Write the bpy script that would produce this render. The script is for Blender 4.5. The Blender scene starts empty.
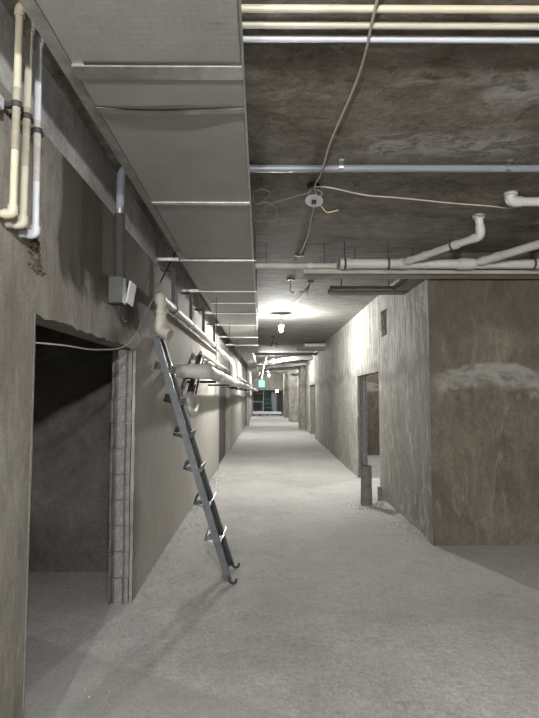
import bpy, math, random
from mathutils import Vector, Matrix, noise
random.seed(7)
S = bpy.context.scene
COL = S.collection

# ------------------------------------------------------------------ camera, world, exposure
cam_d = bpy.data.cameras.new('camera')
cam_d.sensor_fit = 'HORIZONTAL'; cam_d.sensor_width = 36.0
cam_d.lens = 530 / 539 * 36.0
cam_d.clip_start = 0.05; cam_d.clip_end = 200
cam = bpy.data.objects.new('camera', cam_d); COL.objects.link(cam)
cam.location = (0, 0, 1.6)
cam.rotation_euler = (math.pi/2 + math.atan(35/530), 0, -math.atan(3.5/530))
S.camera = cam
W = bpy.data.worlds.new('world'); S.world = W; W.use_nodes = True
W.node_tree.nodes['Background'].inputs[0].default_value = (0.5, 0.5, 0.5, 1)
W.node_tree.nodes['Background'].inputs[1].default_value = 0.02
S.view_settings.view_transform = 'Standard'; S.view_settings.look = 'None'
S.view_settings.gamma = 1.0; S.view_settings.use_curve_mapping = False
S.view_settings.exposure = 0.25
BULB = 5600.0          # radiance of the bare bulbs
# (X, Y, Z, strength factor) of the bare bulbs strung along the corridor
BULBS = [(0.29, 10.1, 2.875, 0.62), (0.30, 20.6, 2.90, 0.6), (0.10, 29.0, 2.90, 0.55), (0.2, 36.0, 2.9, 0.5),
         (0.10, -0.20, 2.67, 0.50), (-0.35, -7.0, 1.95, 3.3), (3.3, 11.4, 2.85, 0.35)]

# ------------------------------------------------------------------ constants of the place (metres)
WL, WR, CH = -1.03, 1.77, 3.15

# ------------------------------------------------------------------ material helpers
def nmath(nt, op, a, b=None, clamp=False):
    n = nt.nodes.new('ShaderNodeMath'); n.operation = op; n.use_clamp = clamp
    for i, v in enumerate((a, b)):
        if v is None: continue
        if hasattr(v, 'links'): nt.links.new(v, n.inputs[i])
        else: n.inputs[i].default_value = v
    return n.outputs[0]
def nnoise(nt, vec, scale, detail=6, rough=0.6, dist=0.0):
    n = nt.nodes.new('ShaderNodeTexNoise')
    n.inputs['Scale'].default_value = scale; n.inputs['Detail'].default_value = detail
    n.inputs['Roughness'].default_value = rough; n.inputs['Distortion'].default_value = dist
    nt.links.new(vec, n.inputs['Vector']); return n.outputs['Fac']
def nmap(nt, vec, scale, loc=(0, 0, 0), rot=(0, 0, 0)):
    n = nt.nodes.new('ShaderNodeMapping'); n.inputs['Scale'].default_value = scale
    n.inputs['Location'].default_value = loc; n.inputs['Rotation'].default_value = rot
    nt.links.new(vec, n.inputs['Vector']); return n.outputs[0]
def nramp(nt, fac, stops):
    n = nt.nodes.new('ShaderNodeValToRGB'); e = n.color_ramp.elements
    while len(e) < len(stops): e.new(0.5)
    for el, (p, c) in zip(e, stops):
        el.position = p; el.color = (c[0], c[1], c[2], 1) if hasattr(c, '__len__') else (c, c, c, 1)
    nt.links.new(fac, n.inputs[0]); return n.outputs[0]
def nmix(nt, fac, a, b, mode='MIX'):
    n = nt.nodes.new('ShaderNodeMix'); n.data_type = 'RGBA'; n.blend_type = mode
    for k, v in ((0, fac), (6, a), (7, b)):
        if hasattr(v, 'links'): nt.links.new(v, n.inputs[k])
        elif k == 0: n.inputs[k].default_value = v
        else: n.inputs[k].default_value = (v[0], v[1], v[2], 1)
    return n.outputs[2]
def nsep(nt, vec):
    n = nt.nodes.new('ShaderNodeSeparateXYZ'); nt.links.new(vec, n.inputs[0]); return n.outputs
def smooth(nt, v, lo, hi):
    n = nt.nodes.new('ShaderNodeMapRange'); n.interpolation_type = 'SMOOTHSTEP'
    n.inputs[1].default_value = lo; n.inputs[2].default_value = hi
    nt.links.new(v, n.inputs[0]); return n.outputs[0]
def newmat(name):
    m = bpy.data.materials.new(name); m.use_nodes = True
    nt = m.node_tree; b = nt.nodes['Principled BSDF']
    tc = nt.nodes.new('ShaderNodeTexCoord')
    return m, nt, b, tc.outputs['Object']
def bump(nt, b, h, strength, dist=0.01):
    n = nt.nodes.new('ShaderNodeBump'); n.inputs['Strength'].default_value = strength
    n.inputs['Distance'].default_value = dist
    nt.links.new(h, n.inputs['Height']); nt.links.new(n.outputs[0], b.inputs['Normal'])
def plaster(name, dark, mid, light, scale=1.6, stretch=(1, 1, 1), bstr=0.35, rough=0.9, extra=None, bscale=14, spec=0.2):
    m, nt, b, co = newmat(name)
    v = nmap(nt, co, stretch)
    n1 = nnoise(nt, v, scale, 9, 0.62, 0.6)
    col = nramp(nt, n1, [(0.30, dark), (0.5, mid), (0.70, light)])
    n2 = nnoise(nt, nmap(nt, co, (1, 1, 1), (3.1, 7.7, 1.3)), 0.75, 5, 0.55)
    col = nmix(nt, 0.55, col, nramp(nt, n2, [(0.34, 0.55), (0.62, 1.0)]), 'MULTIPLY')
    n4 = nnoise(nt, v, scale * 6, 8, 0.7, 0.8)
    col = nmix(nt, 0.7, col, nramp(nt, n4, [(0.34, 0.66), (0.66, 1.18)]), 'MULTIPLY')
    n3 = nnoise(nt, co, 70, 4, 0.75)
    col = nmix(nt, 0.6, col, nramp(nt, n3, [(0.32, 0.65), (0.68, 1.18)]), 'MULTIPLY')
    if extra: col = extra(nt, co, col)
    nt.links.new(col, b.inputs['Base Color'])
    b.inputs['Roughness'].default_value = rough
    b.inputs['Specular IOR Level'].default_value = spec
    hb = nmath(nt, 'ADD', nmath(nt, 'MULTIPLY', nnoise(nt, v, bscale, 6, 0.65), 1.0), nmath(nt, 'MULTIPLY', nnoise(nt, co, 90, 3, 0.7), 0.25))
    bump(nt, b, hb, bstr, 0.012)
    return m
def simple(name, col, rough=0.5, metal=0.0, var=0.15, vscale=8, bstr=0.0, bscale=60, spec=0.5):
    m, nt, b, co = newmat(name)
    n1 = nnoise(nt, co, vscale, 6, 0.6, 0.4)
    c = nmix(nt, 1.0, col, nramp(nt, n1, [(0.3, 1 - var), (0.7, 1 + var * 0.4)]), 'MULTIPLY')
    nt.links.new(c, b.inputs['Base Color'])
    b.inputs['Roughness'].default_value = rough; b.inputs['Metallic'].default_value = metal
    b.inputs['Specular IOR Level'].default_value = spec
    if bstr: bump(nt, b, nnoise(nt, co, bscale, 4, 0.6), bstr, 0.004)
    return m
def emis(name, col, s):
    m, nt, b, co = newmat(name)
    b.inputs['Base Color'].default_value = (*col, 1)
    b.inputs['Emission Color'].default_value = (*col, 1); b.inputs['Emission Strength'].default_value = s
    return m

# ---- wet and drying marks of the plaster, with some shadows painted in
def left_extra(nt, co, col):
    x, y, z = nsep(nt, co)
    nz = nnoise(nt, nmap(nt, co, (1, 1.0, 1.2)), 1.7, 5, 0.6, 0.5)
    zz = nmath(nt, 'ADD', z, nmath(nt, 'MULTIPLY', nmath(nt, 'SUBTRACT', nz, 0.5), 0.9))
    damp_shade = nmath(nt, 'MULTIPLY', smooth(nt, zz, 2.08, 2.2), smooth(nt, nmath(nt, 'MULTIPLY', y, -1.0), -5.6, -4.2))  # wet stain of the plaster, plus duct shadow painted into the colour
    damp_shade = nmath(nt, 'MULTIPLY', damp_shade, smooth(nt, nmath(nt, 'ADD', y, nmath(nt, 'MULTIPLY', nz, 0.25)), 2.72, 2.78))
    dry = nmath(nt, 'MULTIPLY', smooth(nt, nmath(nt, 'ADD', y, nmath(nt, 'MULTIPLY', nz, 1.2)), 4.5, 5.3), 0.9)
    col = nmix(nt, dry, col, nmix(nt, nnoise(nt, nmap(nt, co, (1, 5, 0.7)), 3.0, 7, 0.65, 0.5), (0.37, 0.35, 0.31), (0.58, 0.56, 0.51)))
    col = nmix(nt, nmath(nt, 'MULTIPLY', damp_shade, 0.85), col, (0.062, 0.051, 0.038))
    # pale scuffs low down by the doorway
    sc = nnoise(nt, nmap(nt, co, (1, 7, 2.2), (1, 2, 3)), 3.2, 3, 0.5, 1.5)
    k = nmath(nt, 'MULTIPLY', smooth(nt, sc, 0.66, 0.70), smooth(nt, nmath(nt, 'MULTIPLY', z, -1.0), -1.1, -0.8))
    return nmix(nt, nmath(nt, 'MULTIPLY', k, 0.5), col, (0.42, 0.40, 0.37))
def right_extra(nt, co, col):
    x, y, z = nsep(nt, co)
    st = nnoise(nt, nmap(nt, co, (3, 3.4, 0.45)), 2.6, 7, 0.6, 0.8)
    zz = nmath(nt, 'ADD', z, nmath(nt, 'MULTIPLY', nnoise(nt, co, 1.3, 5, 0.6), 0.8))
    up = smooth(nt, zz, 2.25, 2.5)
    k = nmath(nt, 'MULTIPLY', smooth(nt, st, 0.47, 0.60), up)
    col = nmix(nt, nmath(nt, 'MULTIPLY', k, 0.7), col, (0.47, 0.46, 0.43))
    s2 = nnoise(nt, nmap(nt, co, (3, 4.5, 0.5), (3, 1, 7)), 2.8, 8, 0.68, 1.0)
    col = nmix(nt, nmath(nt, 'MULTIPLY', smooth(nt, s2, 0.5, 0.64), 0.55), col, (0.17, 0.157, 0.135))
    s3 = nnoise(nt, nmap(nt, co, (2, 2.2, 0.9), (5, 5, 5), (0.5, 0, 0)), 2.4, 8, 0.66, 2.2)
    col = nmix(nt, nmath(nt, 'MULTIPLY', smooth(nt, s3, 0.53, 0.62), 0.5), col, (0.56, 0.545, 0.51))
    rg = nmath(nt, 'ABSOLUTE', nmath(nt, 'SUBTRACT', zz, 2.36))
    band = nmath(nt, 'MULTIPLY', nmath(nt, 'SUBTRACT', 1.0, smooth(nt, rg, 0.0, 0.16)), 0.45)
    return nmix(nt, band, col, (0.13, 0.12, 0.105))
def front_extra(nt, co, col):
    x, y, z = nsep(nt, co)
    d = nnoise(nt, nmap(nt, co, (1.6, 1, 1.6)), 2.2, 6, 0.62, 0.8)
    # pale skim patch with a ragged lower edge
    dx = nmath(nt, 'SUBTRACT', x, 2.45)
    zt = nmath(nt, 'ADD', z, nmath(nt, 'MULTIPLY', nmath(nt, 'MULTIPLY', dx, dx), 0.35))
    top = nmath(nt, 'SUBTRACT', 1.0, smooth(nt, nmath(nt, 'ADD', zt, nmath(nt, 'MULTIPLY', d, 0.12)), 1.98, 2.03))
    bot = smooth(nt, nmath(nt, 'ADD', zt, nmath(nt, 'MULTIPLY', d, 0.5)), 1.90, 2.02)
    k = nmath(nt, 'MULTIPLY', nmath(nt, 'MULTIPLY', top, bot), smooth(nt, nmath(nt, 'ADD', x, nmath(nt, 'MULTIPLY', d, 0.4)), 1.95, 2.2))
    k = nmath(nt, 'MULTIPLY', k, smooth(nt, nnoise(nt, nmap(nt, co, (1.2, 1, 2.0), (2, 0, 5)), 3.0, 6, 0.6, 0.8), 0.3, 0.6))
    col = nmix(nt, nmath(nt, 'MULTIPLY', k, 0.75), col, (0.36, 0.36, 0.34))
    sw = nnoise(nt, nmap(nt, co, (2.6, 1, 0.8), (5, 0, 2)), 2.0, 6, 0.62, 1.6)
    col = nmix(nt, nmath(nt, 'MULTIPLY', smooth(nt, sw, 0.55, 0.7), 0.5), col, (0.30, 0.27, 0.225))
    top_shade = nmath(nt, 'MULTIPLY', smooth(nt, nmath(nt, 'ADD', z, nmath(nt, 'MULTIPLY', d, 0.6)), 2.45, 2.7), 0.55)  # shadow of the hung channel, painted into the top of the wall
    return nmix(nt, top_shade, col, (0.085, 0.072, 0.055))
def ceil_extra(nt, co, col):
    x, y, z = nsep(nt, co)
    # pale lime blotches left by the formwork
    n = nnoise(nt, nmap(nt, co, (1.0, 2.2, 1), (0, 0, 0), (0, 0, 0.5)), 1.9, 9, 0.72, 0.7)
    bl = nmath(nt, 'MULTIPLY', smooth(nt, n, 0.56, 0.66), 0.45)
    col = nmix(nt, bl, col, (0.42, 0.41, 0.385))
    n = nnoise(nt, nmap(nt, co, (2.0, 3.0, 1), (4, 4, 0)), 2.1, 6, 0.6, 1.0)
    col = nmix(nt, nmath(nt, 'MULTIPLY', smooth(nt, n, 0.6, 0.68), 0.5), col, (0.075, 0.06, 0.045))
    e = nnoise(nt, nmap(nt, co, (1.6, 2.4, 1), (7, 1, 0), (0, 0, 0.4)), 3.2, 9, 0.72, 1.0)
    r1 = nmath(nt, 'MULTIPLY', nmath(nt, 'MULTIPLY', smooth(nt, x, 0.45, 0.7), nmath(nt, 'SUBTRACT', 1.0, smooth(nt, x, 1.5, 1.8))), nmath(nt, 'MULTIPLY', smooth(nt, y, 3.0, 3.12), nmath(nt, 'SUBTRACT', 1.0, smooth(nt, y, 3.25, 3.42))))
    r2 = nmath(nt, 'MULTIPLY', nmath(nt, 'MULTIPLY', smooth(nt, x, 1.05, 1.2), nmath(nt, 'SUBTRACT', 1.0, smooth(nt, x, 1.4, 1.6))), nmath(nt, 'MULTIPLY', smooth(nt, y, 2.4, 2.5), nmath(nt, 'SUBTRACT', 1.0, smooth(nt, y, 2.65, 2.8))))
    k = nmath(nt, 'MULTIPLY', nmath(nt, 'MAXIMUM', r1, r2), smooth(nt, e, 0.42, 0.56))
    col = nmix(nt, nmath(nt, 'MULTIPLY', k, 0.65), col, (0.46, 0.45, 0.44))
    dkn = nnoise(nt, nmap(nt, co, (1.3, 1.8, 1), (3, 8, 0), (0, 0, -0.5)), 4.6, 6, 0.6, 1.4)
    col = nmix(nt, nmath(nt, 'MULTIPLY', smooth(nt, dkn, 0.58, 0.66), 0.55), col, (0.07, 0.058, 0.044))
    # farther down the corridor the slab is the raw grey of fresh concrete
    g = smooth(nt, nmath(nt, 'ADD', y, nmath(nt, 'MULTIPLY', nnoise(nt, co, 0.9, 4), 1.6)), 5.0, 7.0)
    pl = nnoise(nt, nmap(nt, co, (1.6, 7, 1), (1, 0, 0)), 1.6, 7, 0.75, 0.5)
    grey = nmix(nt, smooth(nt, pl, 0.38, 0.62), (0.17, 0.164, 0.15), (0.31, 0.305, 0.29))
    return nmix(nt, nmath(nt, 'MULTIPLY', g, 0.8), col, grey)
def floor_extra(nt, co, col):
    x, y, z = nsep(nt, co)
    n = nnoise(nt, nmap(nt, co, (1, 1, 1), (2, 1, 0)), 0.9, 7, 0.65, 0.8)
    # pale dust trodden along the corridor
    dust = nmath(nt, 'MULTIPLY', smooth(nt, nmath(nt, 'ADD', y, nmath(nt, 'MULTIPLY', n, 2.5)), 4.5, 7.0), smooth(nt, n, 0.30, 0.6))
    col = nmix(nt, nmath(nt, 'MULTIPLY', dust, 0.55), col, (0.56, 0.545, 0.51))
    sp = nnoise(nt, co, 34, 3, 0.6)
    col = nmix(nt, nmath(nt, 'MULTIPLY', smooth(nt, sp, 0.66, 0.72), 0.6), col, (0.20, 0.19, 0.17))
    sp = nnoise(nt, nmap(nt, co, (1, 1, 1), (9, 3, 0)), 7, 6, 0.7, 1.2)
    col = nmix(nt, nmath(nt, 'MULTIPLY', smooth(nt, sp, 0.58, 0.68), 0.4), col, (0.27, 0.26, 0.24))
    sp = nnoise(nt, nmap(nt, co, (1, 1, 1), (1, 13, 0)), 3, 8, 0.7, 1.5)
    col = nmix(nt, nmath(nt, 'MULTIPLY', smooth(nt, sp, 0.54, 0.62), 0.35), col, (0.58, 0.57, 0.54))
    # darker floor area by the left doorway: its edge runs across the floor at a slant
    e = nmath(nt, 'ADD', nmath(nt, 'ADD', y, nmath(nt, 'MULTIPLY', x, 0.53)), nmath(nt, 'MULTIPLY', nnoise(nt, co, 3.0, 3), 0.06))
    k = nmath(nt, 'SUBTRACT', 1.0, smooth(nt, e, 2.80, 2.86))
    return nmix(nt, nmath(nt, 'MULTIPLY', k, 0.5), col, (0.38, 0.372, 0.355))

M = {}
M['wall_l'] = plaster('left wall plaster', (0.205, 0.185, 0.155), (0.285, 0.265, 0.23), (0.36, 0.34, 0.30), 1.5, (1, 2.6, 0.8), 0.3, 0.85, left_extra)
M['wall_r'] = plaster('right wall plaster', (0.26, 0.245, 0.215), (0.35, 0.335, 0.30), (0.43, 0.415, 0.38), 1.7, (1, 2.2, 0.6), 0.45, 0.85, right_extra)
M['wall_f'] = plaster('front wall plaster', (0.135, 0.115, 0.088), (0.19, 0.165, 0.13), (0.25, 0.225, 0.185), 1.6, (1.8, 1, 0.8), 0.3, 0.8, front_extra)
M['wall_room'] = plaster('side room render', (0.18, 0.17, 0.15), (0.24, 0.23, 0.205), (0.30, 0.285, 0.26), 2.0, (1, 1, 1), 0.3)
M['beam'] = plaster('raw concrete beam', (0.38, 0.375, 0.36), (0.54, 0.535, 0.52), (0.68, 0.67, 0.65), 2.4, (1, 1, 1), 0.3)
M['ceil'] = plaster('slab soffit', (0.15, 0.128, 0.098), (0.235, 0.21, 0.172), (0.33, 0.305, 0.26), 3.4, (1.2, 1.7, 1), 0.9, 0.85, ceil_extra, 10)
M['floor'] = plaster('dusty screed', (0.60, 0.592, 0.57), (0.67, 0.662, 0.64), (0.74, 0.732, 0.71), 5.0, (1, 1, 1), 0.7, 0.95, floor_extra, 26)
M['block'] = plaster('grey block', (0.20, 0.196, 0.184), (0.28, 0.275, 0.26), (0.37, 0.36, 0.345), 9, (1, 1, 1), 0.7, 0.95, None, 50)
M['rubble'] = plaster('mortar crumbs', (0.48, 0.47, 0.445), (0.60, 0.59, 0.565), (0.70, 0.69, 0.665), 12, (1, 1, 1), 0.6, 0.95)
M['cavity'] = plaster('broken mortar and dark hole back', (0.05, 0.035, 0.022), (0.10, 0.075, 0.05), (0.18, 0.14, 0.10), 25, (1, 1, 1), 1.0, 0.95)
M['cream'] = simple('cream plastic', (0.50, 0.46, 0.35), 0.4, 0, 0.14, 5)
M['cream2'] = simple('pale cream plastic', (0.46, 0.43, 0.35), 0.4, 0, 0.14, 5)
M['white'] = simple('white plastic', (0.50, 0.52, 0.55), 0.4, 0, 0.1, 5)
M['sleeve'] = simple('mud-stained plastic', (0.30, 0.275, 0.215), 0.7, 0, 0.3, 14)
M['sleeve_w'] = simple('dirt-filmed plastic', (0.36, 0.34, 0.32), 0.7, 0, 0.3, 14)
M['pvc'] = simple('white drain plastic', (0.56, 0.55, 0.53), 0.42, 0, 0.18, 4)
M['pvc_d'] = simple('dusty drain plastic', (0.52, 0.49, 0.43), 0.55, 0, 0.25, 6)
M['greyp'] = simple('grey conduit plastic', (0.22, 0.235, 0.265), 0.35, 0, 0.12, 5)
M['galv'] = simple('galvanised steel', (0.55, 0.56, 0.58), 0.35, 0.9, 0.25, 20)
M['alu'] = simple('aluminium', (0.105, 0.109, 0.115), 0.5, 0.45, 0.3, 14)
M['alu_b'] = simple('bright aluminium', (0.6, 0.61, 0.62), 0.45, 0.4, 0.15, 14)
M['dark'] = simple('dark steel', (0.06, 0.058, 0.055), 0.6, 0.4, 0.3, 15)
M['black'] = simple('black plastic', (0.018, 0.018, 0.018), 0.5, 0, 0.2)
M['greybox'] = simple('grey enamel box', (0.048, 0.05, 0.05), 0.5, 0, 0.15, 8)
M['lag'] = simple('dark foam lagging', (0.042, 0.038, 0.033), 0.9, 0, 0.3, 14, 0.4, 50)
M['cable'] = simple('beige cable', (0.50, 0.46, 0.40), 0.6, 0, 0.1)
M['cable_g'] = simple('grey cable', (0.24, 0.235, 0.225), 0.6, 0, 0.1)
M['cable_y'] = simple('yellow wire', (0.62, 0.55, 0.30), 0.5, 0, 0.1)
M['wood'] = simple('grey channel', (0.42, 0.40, 0.36), 0.7, 0, 0.25, 6, 0.2)
M['channel_d'] = simple('brown grey channel', (0.22, 0.205, 0.18), 0.75, 0, 0.25, 6, 0.2)
M['stub'] = simple('cement covered pipe', (0.20, 0.186, 0.167), 0.9, 0, 0.35, 10, 0.6)
M['rust'] = simple('rusty clamp', (0.13, 0.07, 0.045), 0.8, 0.2, 0.3)
M['teal'] = simple('teal painted steel', (0.05, 0.22, 0.20), 0.5, 0, 0.15)
M['doorgrey'] = simple('brown grey door leaf', (0.09, 0.082, 0.07), 0.6, 0, 0.25, 4)
M['disc'] = simple('pale ceiling disc', (0.60, 0.60, 0.60), 0.5, 0, 0.1)
M['board'] = simple('panel white', (0.75, 0.78, 0.82), 0.6, 0, 0.05)
M['sign'] = emis('green lit sign', (0.12, 0.5, 0.34), 0.4)
def duct_material():
    m, nt, b, co = newmat('grey faced duct board')
    n1 = nnoise(nt, nmap(nt, co, (1, 1, 1)), 3.5, 6, 0.6, 0.3)
    c = nramp(nt, n1, [(0.3, (0.29, 0.285, 0.265)), (0.7, (0.345, 0.34, 0.32))])
    sp = nnoise(nt, nmap(nt, co, (1, 3, 1)), 9, 2, 0.5)
    c = nmix(nt, nmath(nt, 'MULTIPLY', smooth(nt, sp, 0.68, 0.74), 0.35), c, (0.16, 0.155, 0.145))
    nt.links.new(c, b.inputs['Base Color'])
    b.inputs['Roughness'].default_value = 0.5; b.inputs['Specular IOR Level'].default_value = 0.4
    vor = nt.nodes.new('ShaderNodeTexVoronoi'); vor.inputs['Scale'].default_value = 34
    vor.inputs['Randomness'].default_value = 0.25
    nt.links.new(co, vor.inputs['Vector'])
    bump(nt, b, nmath(nt, 'SUBTRACT', 1.0, vor.outputs['Distance']), 0.18, 0.004)
    return m
M['duct'] = duct_material()
M['tape'] = simple('foil tape', (0.66, 0.66, 0.64), 0.33, 0.85, 0.3, 12, 0.5, 25)
M['tape_d'] = simple('dull foil tape', (0.36, 0.355, 0.335), 0.45, 0.4, 0.35, 12, 0.5, 25)

# ------------------------------------------------------------------ mesh helpers
class MB:
    def __init__(s): s.v = []; s.f = []
    def add(s, vs, fs):
        o = len(s.v); s.v += [tuple(v) for v in vs]; s.f += [tuple(i + o for i in f) for f in fs]; return s
    def box(s, x0, x1, y0, y1, z0, z1):
        return s.add([(x0,y0,z0),(x1,y0,z0),(x1,y1,z0),(x0,y1,z0),(x0,y0,z1),(x1,y0,z1),(x1,y1,z1),(x0,y1,z1)],
                     [(0,3,2,1),(4,5,6,7),(0,1,5,4),(1,2,6,5),(2,3,7,6),(3,0,4,7)])
    def beam(s, p0, p1, w, d, up=(0, 0, 1)):
        p0 = Vector(p0); p1 = Vector(p1); t = (p1 - p0).normalized(); a = t.cross(Vector(up))
        if a.length < 1e-4: a = t.cross(Vector((0, 1, 0)))
        a.normalize(); b = a.cross(t)
        vs = [p + a * sx * w/2 + b * sy * d/2 for p in (p0, p1) for sx, sy in ((-1,-1),(1,-1),(1,1),(-1,1))]
        return s.add(vs, [(0,1,2,3),(7,6,5,4),(0,4,5,1),(1,5,6,2),(2,6,7,3),(3,7,4,0)])
    def tube(s, pts, r, n=14, caps=True, inner=None):
        pts = [Vector(p) for p in pts]; k = len(pts); rs = r if hasattr(r, '__len__') else [r] * k
        T = [(pts[min(i+1, k-1)] - pts[max(i-1, 0)]).normalized() for i in range(k)]
        a = T[0].cross(Vector((0, 0, 1)))
        if a.length < 1e-3: a = T[0].cross(Vector((0, 1, 0)))
        a.normalize(); vs = []
        for i in range(k):
            a = (a - T[i] * a.dot(T[i])).normalized(); b = T[i].cross(a)
            for j in range(n):
                q = 2 * math.pi * j / n
                vs.append(pts[i] + (a * math.cos(q) + b * math.sin(q)) * rs[i])
        fs = [(i*n + j, i*n + (j+1) % n, (i+1)*n + (j+1) % n, (i+1)*n + j) for i in range(k-1) for j in range(n)]
        if caps: fs += [tuple(range(n))[::-1], tuple((k-1)*n + j for j in range(n))]
        return s.add(vs, fs)
    def cyl(s, p0, p1, r, n=16): return s.tube([p0, p1], r, n)
    def pipe_end(s, p0, p1, r, ri, n=18):
        "open ended short pipe: hollow with a wall"
        p0 = Vector(p0); p1 = Vector(p1); t = (p1 - p0).normalized()
        deep = p1 - t * min(0.06, (p1 - p0).length * 0.9)
        return s.tube([p0, p1, p1, deep], [r, r, ri, ri], n)
    def ball(s, c, r, n=12, m=8, sz=1.0):
        c = Vector(c); vs = [c + Vector((0, 0, r*sz))]
        for i in range(1, m):
            a = math.pi * i / m
            for j in range(n):
                q = 2*math.pi*j/n; vs.append(c + Vector((r*math.sin(a)*math.cos(q), r*math.sin(a)*math.sin(q), r*sz*math.cos(a))))
        vs.append(c - Vector((0, 0, r*sz)))
        fs = [(0, 1 + j, 1 + (j+1) % n) for j in range(n)]
        for i in range(m-2):
            for j in range(n):
                fs.append((1+i*n+j, 1+(i+1)*n+j, 1+(i+1)*n+(j+1) % n, 1+i*n+(j+1) % n))
        L = len(vs) - 1
        fs += [(L, 1+(m-2)*n+(j+1) % n, 1+(m-2)*n+j) for j in range(n)]
        return s.add(vs, fs)
    def chunk(s, c, r):
        c = Vector(c); base = [(1,0,0),(-1,0,0),(0,1,0),(0,-1,0),(0,0,1),(0,0,-.5)]
        vs = [c + Vector(b) * r * random.uniform(0.55, 1.15) for b in base]
        return s.add(vs, [(0,2,4),(2,1,4),(1,3,4),(3,0,4),(2,0,5),(1,2,5),(3,1,5),(0,3,5)])
    def build(s, name, mat, parent=None, smooth_=False, bevel=0):
        me = bpy.data.meshes.new(name); me.from_pydata(s.v, [], s.f); me.validate(); me.update()
        if smooth_:
            me.polygons.foreach_set('use_smooth', [True] * len(me.polygons))
            me.set_sharp_from_angle(angle=math.radians(38))
        me.materials.append(mat if not isinstance(mat, str) else M[mat])
        o = bpy.data.objects.new(name, me); COL.objects.link(o)
        if bevel:
            b = o.modifiers.new('bevel', 'BEVEL'); b.width = bevel; b.segments = 2; b.limit_method = 'ANGLE'
        if parent is not None: attach(o, parent)
        return o
def attach(o, parent):
    o.parent = parent
    o.matrix_parent_inverse = Matrix.Translation(-abs_loc(parent))
def abs_loc(o):
    v = Vector(o.location)
    return v
def fillet(pts, r, seg=6):
    pts = [Vector(p) for p in pts]; out = [pts[0]]
    for i in range(1, len(pts) - 1):
        a, b, c = pts[i-1], pts[i], pts[i+1]
        d0 = (a - b); d1 = (c - b); L = min(r, d0.length * 0.48, d1.length * 0.48)
        p = b + d0.normalized() * L; q = b + d1.normalized() * L
        for k in range(seg + 1):
            t = k / seg; out.append(p * (1-t)**2 + b * 2*t*(1-t) + q * t*t)
    out.append(pts[-1]); return out
def spline(pts, seg=8):
    P = [Vector(p) for p in pts]; P = [P[0]*2 - P[1]] + P + [P[-1]*2 - P[-2]]; out = []
    for i in range(1, len(P) - 2):
        for k in range(seg):
            t = k / seg
            out.append(0.5 * (2*P[i] + (P[i+1]-P[i-1])*t + (2*P[i-1]-5*P[i]+4*P[i+1]-P[i+2])*t*t + (3*P[i]-P[i-1]-3*P[i+1]+P[i+2])*t**3))
    out.append(P[-2]); return out
def tag(o, label, cat, group=None):
    o['label'] = label; o['category'] = cat
    if group: o['group'] = group
    return o
def thing(name, label, cat, loc, group=None):
    o = bpy.data.objects.new(name, None); COL.objects.link(o); o.location = loc; o.empty_display_size = 0.1
    return tag(o, label, cat, group)
def struct(name, mb, mat, label=None):
    o = mb.build(name, mat); o['kind'] = 'structure'
    if label: o['label'] = label
    return o
def copy_part(src, parent, loc, rot=None):
    c = src.copy(); COL.objects.link(c); c.parent = parent
    c.matrix_parent_inverse = Matrix.Translation(-abs_loc(parent)); c.location = loc
    if rot: c.rotation_euler = rot
    return c

# ------------------------------------------------------------------ the setting
struct('floor', MB().box(-6, 8, -13, 47, -0.2, 0), 'floor', 'dusty grey concrete screed floor')
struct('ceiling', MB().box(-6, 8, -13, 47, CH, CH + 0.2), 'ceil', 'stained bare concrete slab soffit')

# left wall: doorway 2.36-4.168, farther doorway 11.7-15.2
T = 0.18; HD = 1.965; BZ = 2.81
mb = MB()
for y0, y1, z0, z1 in ((-12, 2.36, 0, HD), (4.20, 11.7, 0, HD), (15.2, 39, 0, HD), (-12, 39, HD, BZ)):
    mb.box(WL - T, WL, y0, y1, z0, z1)
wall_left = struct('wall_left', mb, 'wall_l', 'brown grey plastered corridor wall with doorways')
tr = struct('trim_1', MB().box(WL - T, WL - 0.018, -12, 39, BZ, CH), 'beam', 'raw concrete edge beam above the left wall')
# right corridor wall
mb = MB()
for y0, y1, z0, z1 in ((5.73, 8.32, 0, 1.955), (10.27, 19.2, 0, 1.955), (21.3, 39, 0, 1.955), (5.73, 39, 1.955, 2.476), (5.73, 7.71, 2.476, 2.844),
                       (8.07, 39, 2.476, 2.844), (5.73, 39, 2.844, CH)):
    mb.box(WR, WR + T, y0, y1, z0, z1)
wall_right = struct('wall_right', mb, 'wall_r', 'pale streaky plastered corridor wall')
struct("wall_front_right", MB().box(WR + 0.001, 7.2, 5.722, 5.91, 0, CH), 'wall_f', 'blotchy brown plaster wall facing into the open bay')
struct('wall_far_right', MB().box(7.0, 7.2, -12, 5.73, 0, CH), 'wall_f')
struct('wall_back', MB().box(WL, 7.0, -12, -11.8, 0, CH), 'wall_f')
# pilasters farther along the right wall
for k, (x0, y0, y1) in enumerate(((1.55, 24.0, 25.4), (1.36, 30.5, 32.5), (1.24, 36.0, 39.0))):
    struct('trim_%d' % (k + 2), MB().box(x0, WR, y0, y1, 0, CH), 'wall_r', 'pale plastered pilaster on the corridor wall')
struct('trim_5', MB().box(WL, -0.85, 27.0, 28.0, 0, CH), 'wall_l', 'plastered pilaster on the left wall')
struct('wall_end', MB().box(WL, 1.24, 39.0, 39.2, 1.88, CH), 'wall_room', 'dark bulkhead over the corridor end')
struct('wall_end_room', MB().box(-3, 3, 45.0, 45.2, 0, CH).box(-3, -2.8, 39.2, 45, 0, CH).box(2.8, 3, 39.2, 45, 0, CH), 'wall_room')
struct('wall_left_room', MB().box(-5.2, WL - T, 4.9, 5.05, 0, CH).box(-5.2, -5.0, -0.2, 4.9, 0, CH).box(-5.0, WL - T, -0.2, 0, 0, CH), 'wall_room', 'rough rendered wall of the room past the left doorway')
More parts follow.
